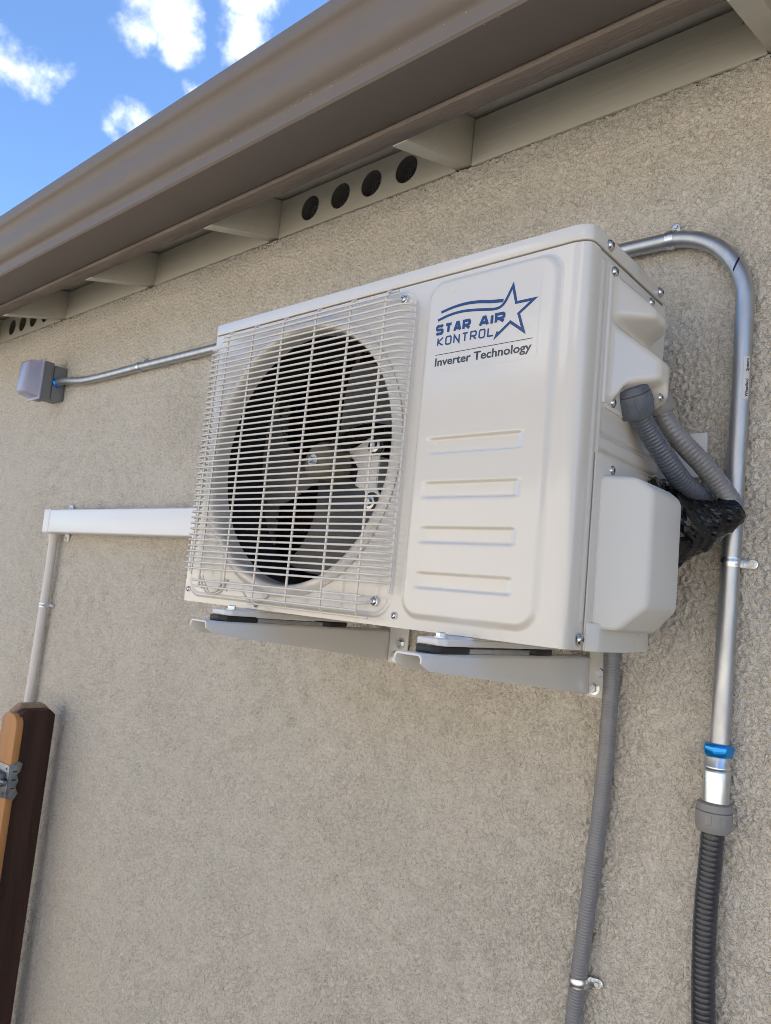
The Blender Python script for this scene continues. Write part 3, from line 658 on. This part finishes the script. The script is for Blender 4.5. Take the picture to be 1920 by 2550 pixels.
# ------------------------------------------------------------------ wall brackets, feet
def hexbolt(m, loc, axis, r=.0075, h=.0055, washer=True):
    a = Vector(axis)
    if washer: m.lathe([(r*1.45, 0), (r*1.45, .0013)], loc, axis, 20)
    m.lathe([(r, .0012), (r, h), (r*.86, h+.0012)], loc, axis, 6)
def bracket(x0, x1, ux0, ux1, label):
    b = thing('wall_bracket', ((x0+x1)/2, -.02, -.08), label, 'bracket', 'brackets carrying the unit')
    t = .0028; yt = -.455; V = []
    prof = lambda y, zb: [(x0, zb), (x0, -.0265), (x0+.004, -.0225), (x1-.004, -.0225), (x1, -.0265), (x1, zb)]
    m = MB(); st = [(-.455, None), (-.437, -.0435), (-.02, -.0815), (-.006, -.0825)]
    rows = []
    for i, (y, zb) in enumerate(st):
        outer = prof(y, zb if zb else -.034); inner = [(x0+t, outer[0][1]), (x0+t, -.0285), (x0+.0055, -.0255), (x1-.0055, -.0255), (x1-t, -.0285), (x1-t, outer[5][1])]
        rows.append(([(q[0], y, q[1]) for q in outer], [(q[0], y, q[1]) for q in inner]))
    for o_, i_ in rows: m.v += o_+i_
    for s_ in range(len(rows)-1):
        for k_ in range(5):
            a = s_*12+k_; m.f += [(a, a+1, a+13, a+12), (a+6, a+18, a+19, a+7)]
        for k_ in (0, 5): a = s_*12+k_; m.f.append((a, a+6, a+18, a+12))
    for s_ in (0, len(rows)-1):
        for k_ in range(5): a = s_*12+k_; m.f.append((a, a+6, a+7, a+1))
    m.obj('arm', 'bracket_paint', b, bevel=.0006, angle=40)
    MB().box(ux0, ux1, -.0085, -.0052, -.086, .345).obj('upright', 'bracket_paint', b, bevel=.0006)
    bl = MB(); hexbolt(bl, ((ux0+ux1)/2+.006, -.0085, -.046), (0, -1, 0)); bl.obj('bolt', 'zinc', b, angle=25)
    bl = MB(); hexbolt(bl, ((ux0+ux1)/2-.005, -.0085, -.0715), (0, -1, 0)); bl.obj('bolt', 'zinc', b, angle=25)
    xc = (x0+x1)/2
    for ya, yb_ in ((-.426, -.350), (-.190, -.130)):
        MB().prism([(xc-.020, ya+.012), (xc-.012, ya), (xc+.012, ya), (xc+.020, ya+.012), (xc+.020, yb_-.004), (xc+.015, yb_), (xc-.015, yb_), (xc-.020, yb_-.004)], -.0224, -.0128, 'z').obj('rubber_pad', 'black_rubber', b, bevel=.0016)
    MB().box(xc-.012, xc+.017, -.348, -.195, -.0222, -.0155).obj('steel_strip', 'galvanised', b, bevel=.0006)
    bb = MB(); bb.lathe([(.0035, -.030), (.0035, .0)], (xc, -.392, 0), (0, 0, 1), 10); hexbolt(bb, (xc, -.392, -.0036), (0, 0, 1), .0065, .0062); bb.obj('bolt', 'zinc', b, angle=25)
    # the unit's own foot rail on top of the pads
    f = MB(); f.prism([(xc-.024, -.408), (xc-.016, -.419), (xc+.016, -.419), (xc+.024, -.408), (xc+.024, -.352), (xc+.024, -.125), (xc-.024, -.125)], -.0127, -.0036, 'z')
    fo = f.obj('foot', 'bracket_paint', ac, bevel=.0018, bseg=3)
    MB().prism([(-.372, -.0040), (-.352, -.0005), (-.13, -.0005), (-.13, -.0040)], xc-.023, xc+.023, 'x').obj('foot_riser', 'bracket_paint', fo, bevel=.002)
    return b
bracket(.181, .225, .226, .274, 'grey white steel wall bracket under the fan end of the unit')
bracket(.617, .661, .659, .692, 'grey white steel wall bracket under the right end beside ribbed drain hose')
wp = MB().box(.70, .831, -.0125, -.0025, .270, .3405).obj('wall_plate', 'bracket_paint', bevel=.001)
tag(wp, 'flat white plate on the wall behind the two grey hoses', 'plate')

# ------------------------------------------------------------------ conduit and fittings
PW = -.0195; ER = .0133
cond = thing('metal_conduit', (.871, PW, -.12), 'galvanised metal conduit bending over and down the wall right of the unit', 'conduit')
arc = [(.752+.1275*math.sin(R(a)), PW, .5410+.1275*math.cos(R(a))) for a in range(4, 90, 4)]
left = spline([(-1.424, -.032, .6905), (-1.36, -.030, .690), (-1.25, -.0235, .6795), (-1.12, PW, .678), (-.9, PW, .679)], .02)
path = left+[(-.5, PW, .678), (0, PW, .675), (.5, PW, .672), (.70, PW, .6695)]+arc+[(.8797, PW, .53), (.8790, PW, .40), (.8765, PW, .25), (.8735, PW, .03), (.8712, PW, -.128)]
MB().tube(path, ER, 28).obj('pipe', 'galvanised', cond, angle=60)
def pipe_patch(name, m, u0, u1, z0, z1, a_mid, parent, r=ER+.0003, cx=None):
    """a curved print wrapped on the upright pipe; u in metres round the pipe"""
    V = []; F = []; n_ = 10
    for i in range(n_+1):
        a = a_mid+(u0+(u1-u0)*i/n_)/r
        for z in (z0, z1):
            xx = np.interp(z, [.03, .25, .40, .53], [.8735, .8765, .8790, .8797]); V.append((xx+r*math.sin(a), PW-r*math.cos(a), z))
    F = [(2*i, 2*i+2, 2*i+3, 2*i+1) for i in range(n_)]
    return MB().add(V, F).obj(name, m, parent, recalc=False, angle=80)
AM = R(48)
stk = pipe_patch('sticker', 'paper', -.0050, .0050, .3835, .4485, AM, cond)
for txt, za, zb in (('Wheatland', .3865, .4140), ('System', .4260, .4455)):
    me = text_mesh(txt, .03, 2); co = np.array([v.co[:] for v in me.vertices]); xa, xb = co[:, 0].min(), co[:, 0].max(); r_ = ER+.0006
    for v in me.vertices:
        z = za+(v.co.x-xa)/(xb-xa)*(zb-za); u = .0030-v.co.y/.75*.0050; a = AM+u/r_; xx = np.interp(z, [.25, .40, .53], [.8765, .8790, .8797]); v.co = (xx+r_*math.sin(a), PW-r_*math.cos(a), z)
    link('lettering', me, 'ink', stk, smooth=False)
mk = []
for i in range(9):
    a = R(-30+i*9.5); t_ = R(68-i*.9); cx = .752+.1275*math.sin(t_); cz = .541+.1275*math.cos(t_); r_ = ER+.0004
    rad = Vector((math.sin(t_), 0, math.cos(t_))); mk.append((Vector((cx, PW, cz))+rad*(r_*math.sin(a))+Vector((0, -1, 0))*(r_*math.cos(a)), rad))
mm = MB(); tang = Vector((math.cos(R(66)), 0, -math.sin(R(66))))
for i, (q, rad) in enumerate(mk):
    w_ = .0021 if 0 < i < 8 else .0010; mm.v += [tuple(q-tang*w_), tuple(q+tang*w_)]
mm.f = [(2*i, 2*i+1, 2*i+3, 2*i+2) for i in range(8)]
mm.obj('marker_line', 'marker', cond, recalc=False)
# compression coupling at the lower end
cx = .8706
nutb = MB(); nutb.lathe([(.0165, .0085), (.0205, .0065), (.0215, .003), (.0205, -.006), (.0185, -.0095), (.0165, -.0100)], (cx, PW-.002, -.1270), (0, 0, 1), 8); nutb.obj('blue_compression_nut', 'blue_nut', cond, bevel=.0014, angle=25)
cpl = MB(); cpl.lathe([(.0165, -.137), (.0170, -.138), (.0170, -.1490), (.0182, -.1505), (.0182, -.1530), (.0170, -.1550), (.0178, -.1565), (.0182, -.158), (.0182, -.2000), (.0175, -.2005)], (cx-.001, PW-.002, 0), (0, 0, 1), 32); cpl.obj('connector', 'zinc', cond, angle=40)
MB().lathe([(.0190, -.1995), (.0190, -.2040)], (cx-.0015, PW-.002, 0), (0, 0, 1), 28).obj('seal', 'black_rubber', cond)
def gland(loc, axis, m, parent, r=.0235, ln=.034, ribs=8):
    ax = Vector(axis).normalized(); g_ = MB()
    g_.lathe([(r*.5, -.004), (r*.80, -.003), (r*.94, -.001), (r*.96, .008), (r*.90, .0085), (r*.99, .0095), (r, .012), (r*1.0, ln*.72), (r*.96, ln*.88), (r*.86, ln), (r*.60, ln*1.01)], loc, ax, 40)
    o = g_.obj('gland_nut', m, parent, angle=35)
    ref = Vector((0, 0, 1)) if abs(ax.z) < .9 else Vector((1, 0, 0)); e1 = (ref-ax*ref.dot(ax)).normalized(); e2 = ax.cross(e1); rb = MB()
    for k_ in range(ribs):                              # U-shaped grip pads moulded round the nut
        a0 = 2*math.pi*k_/ribs; hw = math.pi/ribs*.52; pts = []
        for t_, h_ in ((-1, .0125), (-1, ln*.55), (-.75, ln*.66), (-.3, ln*.71), (.3, ln*.71), (.75, ln*.66), (1, ln*.55), (1, .0125)):
            a = a0+hw*t_; pts.append((a, h_))
        V = []
        for rr_, sc in ((r*.99, 1.0), (r+.0006, .9)):
            for a, h_ in pts:
                a = a0+(a-a0)*sc; hh = .0125+(h_-.0125)*(1 if sc == 1 else .95); V.append(Vector(loc)+ax*hh+(e1*math.cos(a)+e2*math.sin(a))*rr_)
        n_ = len(pts); rb.add(V, [tuple(range(n_, 2*n_))]+[(i, (i+1) % n_, n_+(i+1) % n_, n_+i) for i in range(n_)])
    rb.obj('grip_pad', m, o, smooth=False)
    return o
def hose(pts, r, pitch, depth, m, parent, seg=24, name='hose', step=None, fade=None):
    P = spline(pts, step or pitch/6); s_ = 0; rad = []
    for i, q in enumerate(P):
        if i: s_ += (P[i]-P[i-1]).length
        ph = s_/pitch % 1.0; rad.append(r-depth*(math.exp(-((ph-.5)/.16)**2)))
    return MB().tube(P, rad, seg).obj(name, m, parent, angle=75)
flx = thing('flexible_conduit', (.8695, PW-.002, -.24), 'dark grey ribbed flexible conduit hanging below the blue nut connector', 'conduit')
gland((cx-.002, PW-.004, -.2025), (0, 0, -1), 'gland_light', flx, .0245, .037)
hose([(.8685, -.0225, -.225), (.8680, -.0225, -.245), (.8655, -.021, -.29), (.8625, -.020, -.345), (.8622, -.020, -.40), (.8640, -.020, -.46), (.8675, -.020, -.52), (.8720, -.020, -.62), (.878, -.021, -.85), (.885, -.022, -1.3), (.885, -.022, GZ)], .0158, .0072, .00045, 'hose_dark', flx)
drn = tag(hose([(.7035, -.030, .02), (.7035, -.022, -.02), (.7040, -.0195, -.085), (.7005, -.0190, -.22), (.6905, -.0190, -.366), (.6795, -.0190, -.515), (.6750, -.019, -.60), (.668, -.019, -.8), (.66, -.02, -1.3), (.66, -.02, GZ)], .0128, .0046, .0005, 'hose_light', None, name='drain_hose'), 'light grey ribbed hose dropping from under the unit down the wall', 'hose')

# two control hoses from the terminal cover into the black wrap
h1 = thing('cable_hose', (.845, -.07, .23), 'darker grey ribbed hose, front one of two leaving the terminal cover', 'hose', 'hoses leaving the terminal cover')
d1 = Vector((.09, .53, -.84))
gland((.8005, -.2315, .3530), d1, 'gland_grey', h1, .0248, .040)
hose([(.8030, -.2150, .3265), (.8080, -.1950, .3100), (.8150, -.1770, .2925), (.8220, -.1600, .2755), (.8290, -.1400, .2580), (.8365, -.1150, .2420), (.8430, -.0870, .2325), (.8455, -.0620, .2270)], .0148, .0052, .0009, 'hose_grey', h1)
h2 = thing('cable_hose', (.885, -.06, .22), 'lighter grey ribbed hose, rear one of two leaving the terminal cover', 'hose', 'hoses leaving the terminal cover')
gland((.8080, -.1740, .3660), Vector((.18, .53, -.82)), 'gland_light', h2, .0205, .034)
hose([(.8140, -.1570, .3400), (.8190, -.1480, .3250), (.8350, -.1260, .2990), (.8530, -.0960, .2740), (.8690, -.0710, .2490), (.8830, -.0600, .2260), (.8890, -.0560, .2130)], .0147, .0066, .0008, 'hose_light', h2)

# crumpled black wrap round the refrigerant lines
def build_wrap():
    P = spline([(.770, -.100, .182), (.800, -.094, .183), (.826, -.087, .1845), (.850, -.078, .1890), (.869, -.068, .1985), (.883, -.060, .2085), (.8905, -.055, .2165)], .0034)
    rs = np.interp(np.linspace(0, 1, len(P)), [0, .25, .45, .65, .8, .93, 1], [.076, .070, .052, .035, .027, .0225, .018]); seg = 44; rng = np.random.RandomState(2)
    m = MB(); m.tube(P, list(rs), seg); ph = rng.rand(12)*6.28
    V = []; n = len(P)
    for idx, v in enumerate(m.v):
        i = min(idx//seg, n-1); k_ = idx % seg; a = 2*math.pi*k_/seg; t_ = i/n; c = P[i]; d = Vector(v)-c
        f = 0
        for q in range(11):
            ww = 1-2*abs(((a*(2+q)/(2*math.pi)+t_*(3.5+1.3*q)*(1 if q % 2 else -1)+ph[q]) % 1)-.5)
            f += (ww-.5)*(.30/(1+.30*q))
        V.append(tuple(c+d*(1+f*.27*min(1, t_*6+.3)+rng.normal(0, .007))))
    m.v = V
    return m.obj('plastic_wrap', 'black_plastic', None, smooth=False)
tag(build_wrap(), 'crumpled black plastic wrap around the lines behind the valve cover', 'plastic wrap')

# one-hole straps
def strap(center, d, tab, r, label, w=.0135, m='zinc', group='one hole pipe straps'):
    c = Vector(center); d = Vector(d).normalized(); out = Vector((0, -1, 0)); sidev = d.cross(out).normalized()
    if sidev.dot(Vector(tab)) < 0: sidev = -sidev
    o = thing('pipe_strap', (c.x, -.002, c.z), label, 'strap', group)
    ri, ro = r+.0002, r+.0019; ang = [R(a) for a in range(-118, 91, 8)]
    b = MB(); V = []; n_ = 5; ws = [-.5, -.2, 0, .2, .5]
    for a in ang:
        for j, wv in enumerate(ws):
            bump_ = .0011 if j == 2 else 0
            for rr_ in (ri, ro+bump_): V.append(c+d*(wv*w)+(out*math.cos(a)+sidev*math.sin(a))*rr_)
    k_ = 2*n_; F = []
    for i in range(len(ang)-1):
        for j in range(n_-1):
            a = i*k_+j*2; F += [(a+1, a+3, a+k_+3, a+k_+1), (a, a+k_, a+k_+2, a+2)]
        F += [(i*k_, i*k_+1, i*k_+k_+1, i*k_+k_), (i*k_+8, i*k_+k_+8, i*k_+k_+9, i*k_+9)]
    for i in (0, len(ang)-1): F.append((i*k_, i*k_+1, i*k_+3, i*k_+5, i*k_+7, i*k_+9, i*k_+8, i*k_+6, i*k_+4, i*k_+2))
    b.add(V, F); b.obj('band', m, o, angle=45)
    # tab lying on the wall with its rounded end
    base = Vector((c.x, 0, c.z)); tb = MB(); pts = []
    s0 = r+.0002; L_ = .021
    prof = [(s0, -.5), (s0+L_-.5*w, -.5)]+[(s0+L_-.5*w+.5*w*math.cos(R(a)), .5*math.sin(R(a))) for a in range(-70, 71, 20)]+[(s0+L_-.5*w, .5), (s0, .5)]
    for y in (-.0050, -.0068):
        for s_, t_ in prof: pts.append(base+sidev*s_+d*(t_*w)+Vector((0, y, 0)))
    n2 = len(prof); tb.add(pts, [tuple(range(n2-1, -1, -1)), tuple(range(n2, 2*n2))]+[(i, (i+1) % n2, n2+(i+1) % n2, n2+i) for i in range(n2)])
    e = base+sidev*(r-.0005)  # upstand joining the tab to the band
    for sg in (1,):
        tb.add([e+d*(.5*w)+Vector((0, -.0050, 0)), e-d*(.5*w)+Vector((0, -.0050, 0)), e-d*(.5*w)+Vector((0, c.y-.001, 0)), e+d*(.5*w)+Vector((0, c.y-.001, 0)), e+sidev*.0018+d*(.5*w)+Vector((0, -.0050, 0)), e+sidev*.0018-d*(.5*w)+Vector((0, -.0050, 0)), e+sidev*.0018-d*(.5*w)+Vector((0, c.y-.001, 0)), e+sidev*.0018+d*(.5*w)+Vector((0, c.y-.001, 0))],
               [(0, 1, 2, 3), (7, 6, 5, 4), (0, 4, 5, 1), (3, 2, 6, 7), (0, 3, 7, 4), (1, 5, 6, 2)])
    tb.obj('tab', m, o, bevel=.0004)
    sb = MB(); hexbolt(sb, tuple(base+sidev*(s0+L_-.5*w-.001)+Vector((0, -.0068, 0))), (0, -1, 0), .0042, .0034); sb.obj('screw', m, o, angle=25)
strap((.762, PW, .6685), (1, 0, -.05), (0, 0, 1), ER, 'zinc strap clamping the conduit at the top of its bend')
strap((.8748, PW, .140), (0, 0, 1), (1, 0, 0), ER, 'zinc strap on the upright conduit below the black wrap')
strap((-.885, PW, .6790), (1, 0, 0), (0, 0, 1), ER, 'zinc strap on the level conduit left of the fan')
strap((.6800, -.0190, -.5130), (.07, 0, -1), (1, 0, 0), .0128, 'zinc strap holding the light grey ribbed hose near the bottom')

# ------------------------------------------------------------------ left-hand side: line duct, drain pipe, outlet box
duct = thing('line_duct', (-.7, 0, .15), 'white plastic line duct running level along the wall behind the fan', 'duct')
MB().box(-1.254, .35, -.0655, -.004, .1495, .2255).obj('duct_cover', 'white_vinyl', duct, bevel=.005, bseg=3)
MB().box(-1.296, -1.2525, -.0675, -.004, .1475, .2280).obj('end_cap', 'white_vinyl', duct, bevel=.006, bseg=3)
for x, z in ((-1.235, .2345), (-1.235, .1390)):
    MB().prism([(x-.013, z-.013), (x+.013, z-.013), (x+.013, z+.008), (x+.008, z+.014), (x-.008, z+.014), (x-.013, z+.008)], -.0075, -.003, 'y').obj('fixing_tab', 'white_vinyl', duct, bevel=.001)
    b_ = MB(); hexbolt(b_, (x, -.0075, z+(.002 if z > .2 else -.004)), (0, -1, 0), .005, .004); b_.obj('screw', 'zinc', duct)
dp = thing('drain_pipe', (-1.305, -.022, -.4), 'thin white drain pipe dropping from the end of the line duct', 'pipe')
MB().tube([(-1.288, -.026, .152), (-1.290, -.024, .05), (-1.296, -.0225, -.15), (-1.304, -.0225, -.45), (-1.312, -.0225, -1.0), (-1.312, -.0225, GZ)], .0140, 20).obj('pipe', 'pvc_pipe', dp, angle=60)
MB().lathe([(.0162, -.012), (.0168, -.010), (.0168, .012), (.0155, .013)], (-1.2885, -.0255, .140), (0, 0, 1), 20).obj('socket', 'pvc_pipe', dp)
strap((-1.2945, -.0225, -.092), (0, 0, 1), (1, 0, 0), .0142, 'zinc strap round the thin white drain pipe', .012)
ob = thing('outlet_box', (-1.47, 0, .63), 'grey outdoor outlet box with a clear bubble cover high on the wall', 'outlet box')
MB().box(-1.508, -1.430, -.047, -.001, .628, .752).obj('back_box', 'box_grey', ob, bevel=.004)
MB().box(-1.512, -1.426, -.086, -.0485, .622, .758).obj('cover_base', 'box_grey', ob, bevel=.005)
V = []
for y, ix, iz in ((-.0862, -.005, -.004), (-.0905, -.005, -.004), (-.0910, .003, .004), (-.132, .010, .012), (-.140, .017, .020)):
    V += [(-1.512+ix, y, .620+iz), (-1.426-ix, y, .620+iz), (-1.426-ix, y, .760-iz), (-1.512+ix, y, .760-iz)]
F = [(16, 17, 18, 19)]
for i in range(4):
    for k_ in range(4): a, b = i*4+k_, i*4+(k_+1) % 4; F.append((a, b, b+4, a+4))
MB().add(V, F).obj('bubble_cover', 'bubble', ob, bevel=.003, recalc=True)
MB().box(-1.497, -1.441, -.096, -.0862, .650, .735).obj('receptacle', 'box_grey', ob, bevel=.003)
nb = MB(); nb.lathe([(.0175, .0), (.0185, .004), (.0185, .010), (.016, .014)], (-1.4315, -.0325, .6905), (1, 0, .0), 8); nb.obj('blue_connector', 'blue_nut', ob, bevel=.001)

# ------------------------------------------------------------------ gate post at the lower left
gp_ = thing('gate_post', (-1.09, -.11, GZ), 'dark stained timber gate post with orange trim board and steel latch', 'gate post')
def dogear(y0, y1, zt, c): return [(y0, GZ), (y1, GZ), (y1, zt-c), (y1-c*1.1, zt), (y0+c*1.1, zt), (y0, zt-c)]
MB().prism(dogear(-.1520, -.042, -.395, .016), -1.100, -1.062, 'x').obj('post', 'wood_dark', gp_, bevel=.0025)
MB().prism(dogear(-.1500, -.040, -.384, .020), -1.140, -1.1005, 'x').obj('back_board', 'wood_tan', gp_, bevel=.002)
MB().prism([(-1.150, GZ), (-1.046, GZ), (-1.046, -.436), (-1.052, -.420), (-1.066, -.409), (-1.084, -.405), (-1.112, -.405), (-1.130, -.409), (-1.144, -.420), (-1.150, -.436)], -.1640, -.1420, 'y').obj('trim_board', 'wood_orange', gp_, bevel=.003)
LO = .0160
lt = MB().prism([(y_+LO, z_) for y_, z_ in ((-.1815, -.548), (-.156, -.538), (-.146, -.546), (-.149, -.566), (-.158, -.576), (-.151, -.594), (-.158, -.610), (-.148, -.630), (-.160, -.650), (-.1815, -.640))], -1.0455, -1.0425, 'x').obj('latch', 'latch_steel', gp_, bevel=.0006)
MB().prism([(-1.150, -.552), (-1.0425, -.548), (-1.0425, -.640), (-1.120, -.652), (-1.150, -.640)], -.1830+LO, -.1798+LO, 'y').obj('latch_plate', 'latch_steel', lt, bevel=.0006)
MB().box(-1.125, -1.060, -.205+LO, -.1832+LO, -.612, -.572).obj('latch_keeper', 'latch_steel', lt, bevel=.004)
MB().tube([(-1.14, -.196+LO, -.592), (-1.030, -.196+LO, -.592)], .0055, 12).obj('latch_bolt', 'latch_steel', lt)
sl = MB()
for z in (-.566, -.590, -.614): sl.box(-1.0424, -1.0419, -.172+LO, -.160+LO, z-.0022, z+.0022)
for x, z in ((-1.060, -.560), (-1.060, -.630), (-1.135, -.562), (-1.135, -.628)): sl.lathe([(.0035, 0), (.0035, .0012)], (x, -.1831+LO, z), (0, -1, 0), 10)
tag(sl.obj('latch_slot', 'ink', lt, smooth=False), kind='stuff')

# ------------------------------------------------------------------ neighbouring house across the yard (seen mirrored in the glossy panel)
nh = thing('neighbouring_house', (-1, -5.4, GZ), 'pale stucco neighbouring house mirrored in the glossy front panel', 'house')
MB().box(-16, 12, -9.5, -4.9, GZ, 1.75).obj('wall', 'neighbour_stucco', nh)
MB().add([(-16.5, -4.45, 1.72), (12.5, -4.45, 1.72), (12.5, -9.9, 3.0), (-16.5, -9.9, 3.0), (-16.5, -4.45, 1.90), (12.5, -4.45, 1.90), (12.5, -9.9, 3.2), (-16.5, -9.9, 3.2)], [(0, 1, 2, 3), (7, 6, 5, 4), (0, 4, 5, 1), (2, 6, 7, 3), (0, 3, 7, 4), (1, 5, 6, 2)]).obj('roof', 'roof_shingle', nh, smooth=False)
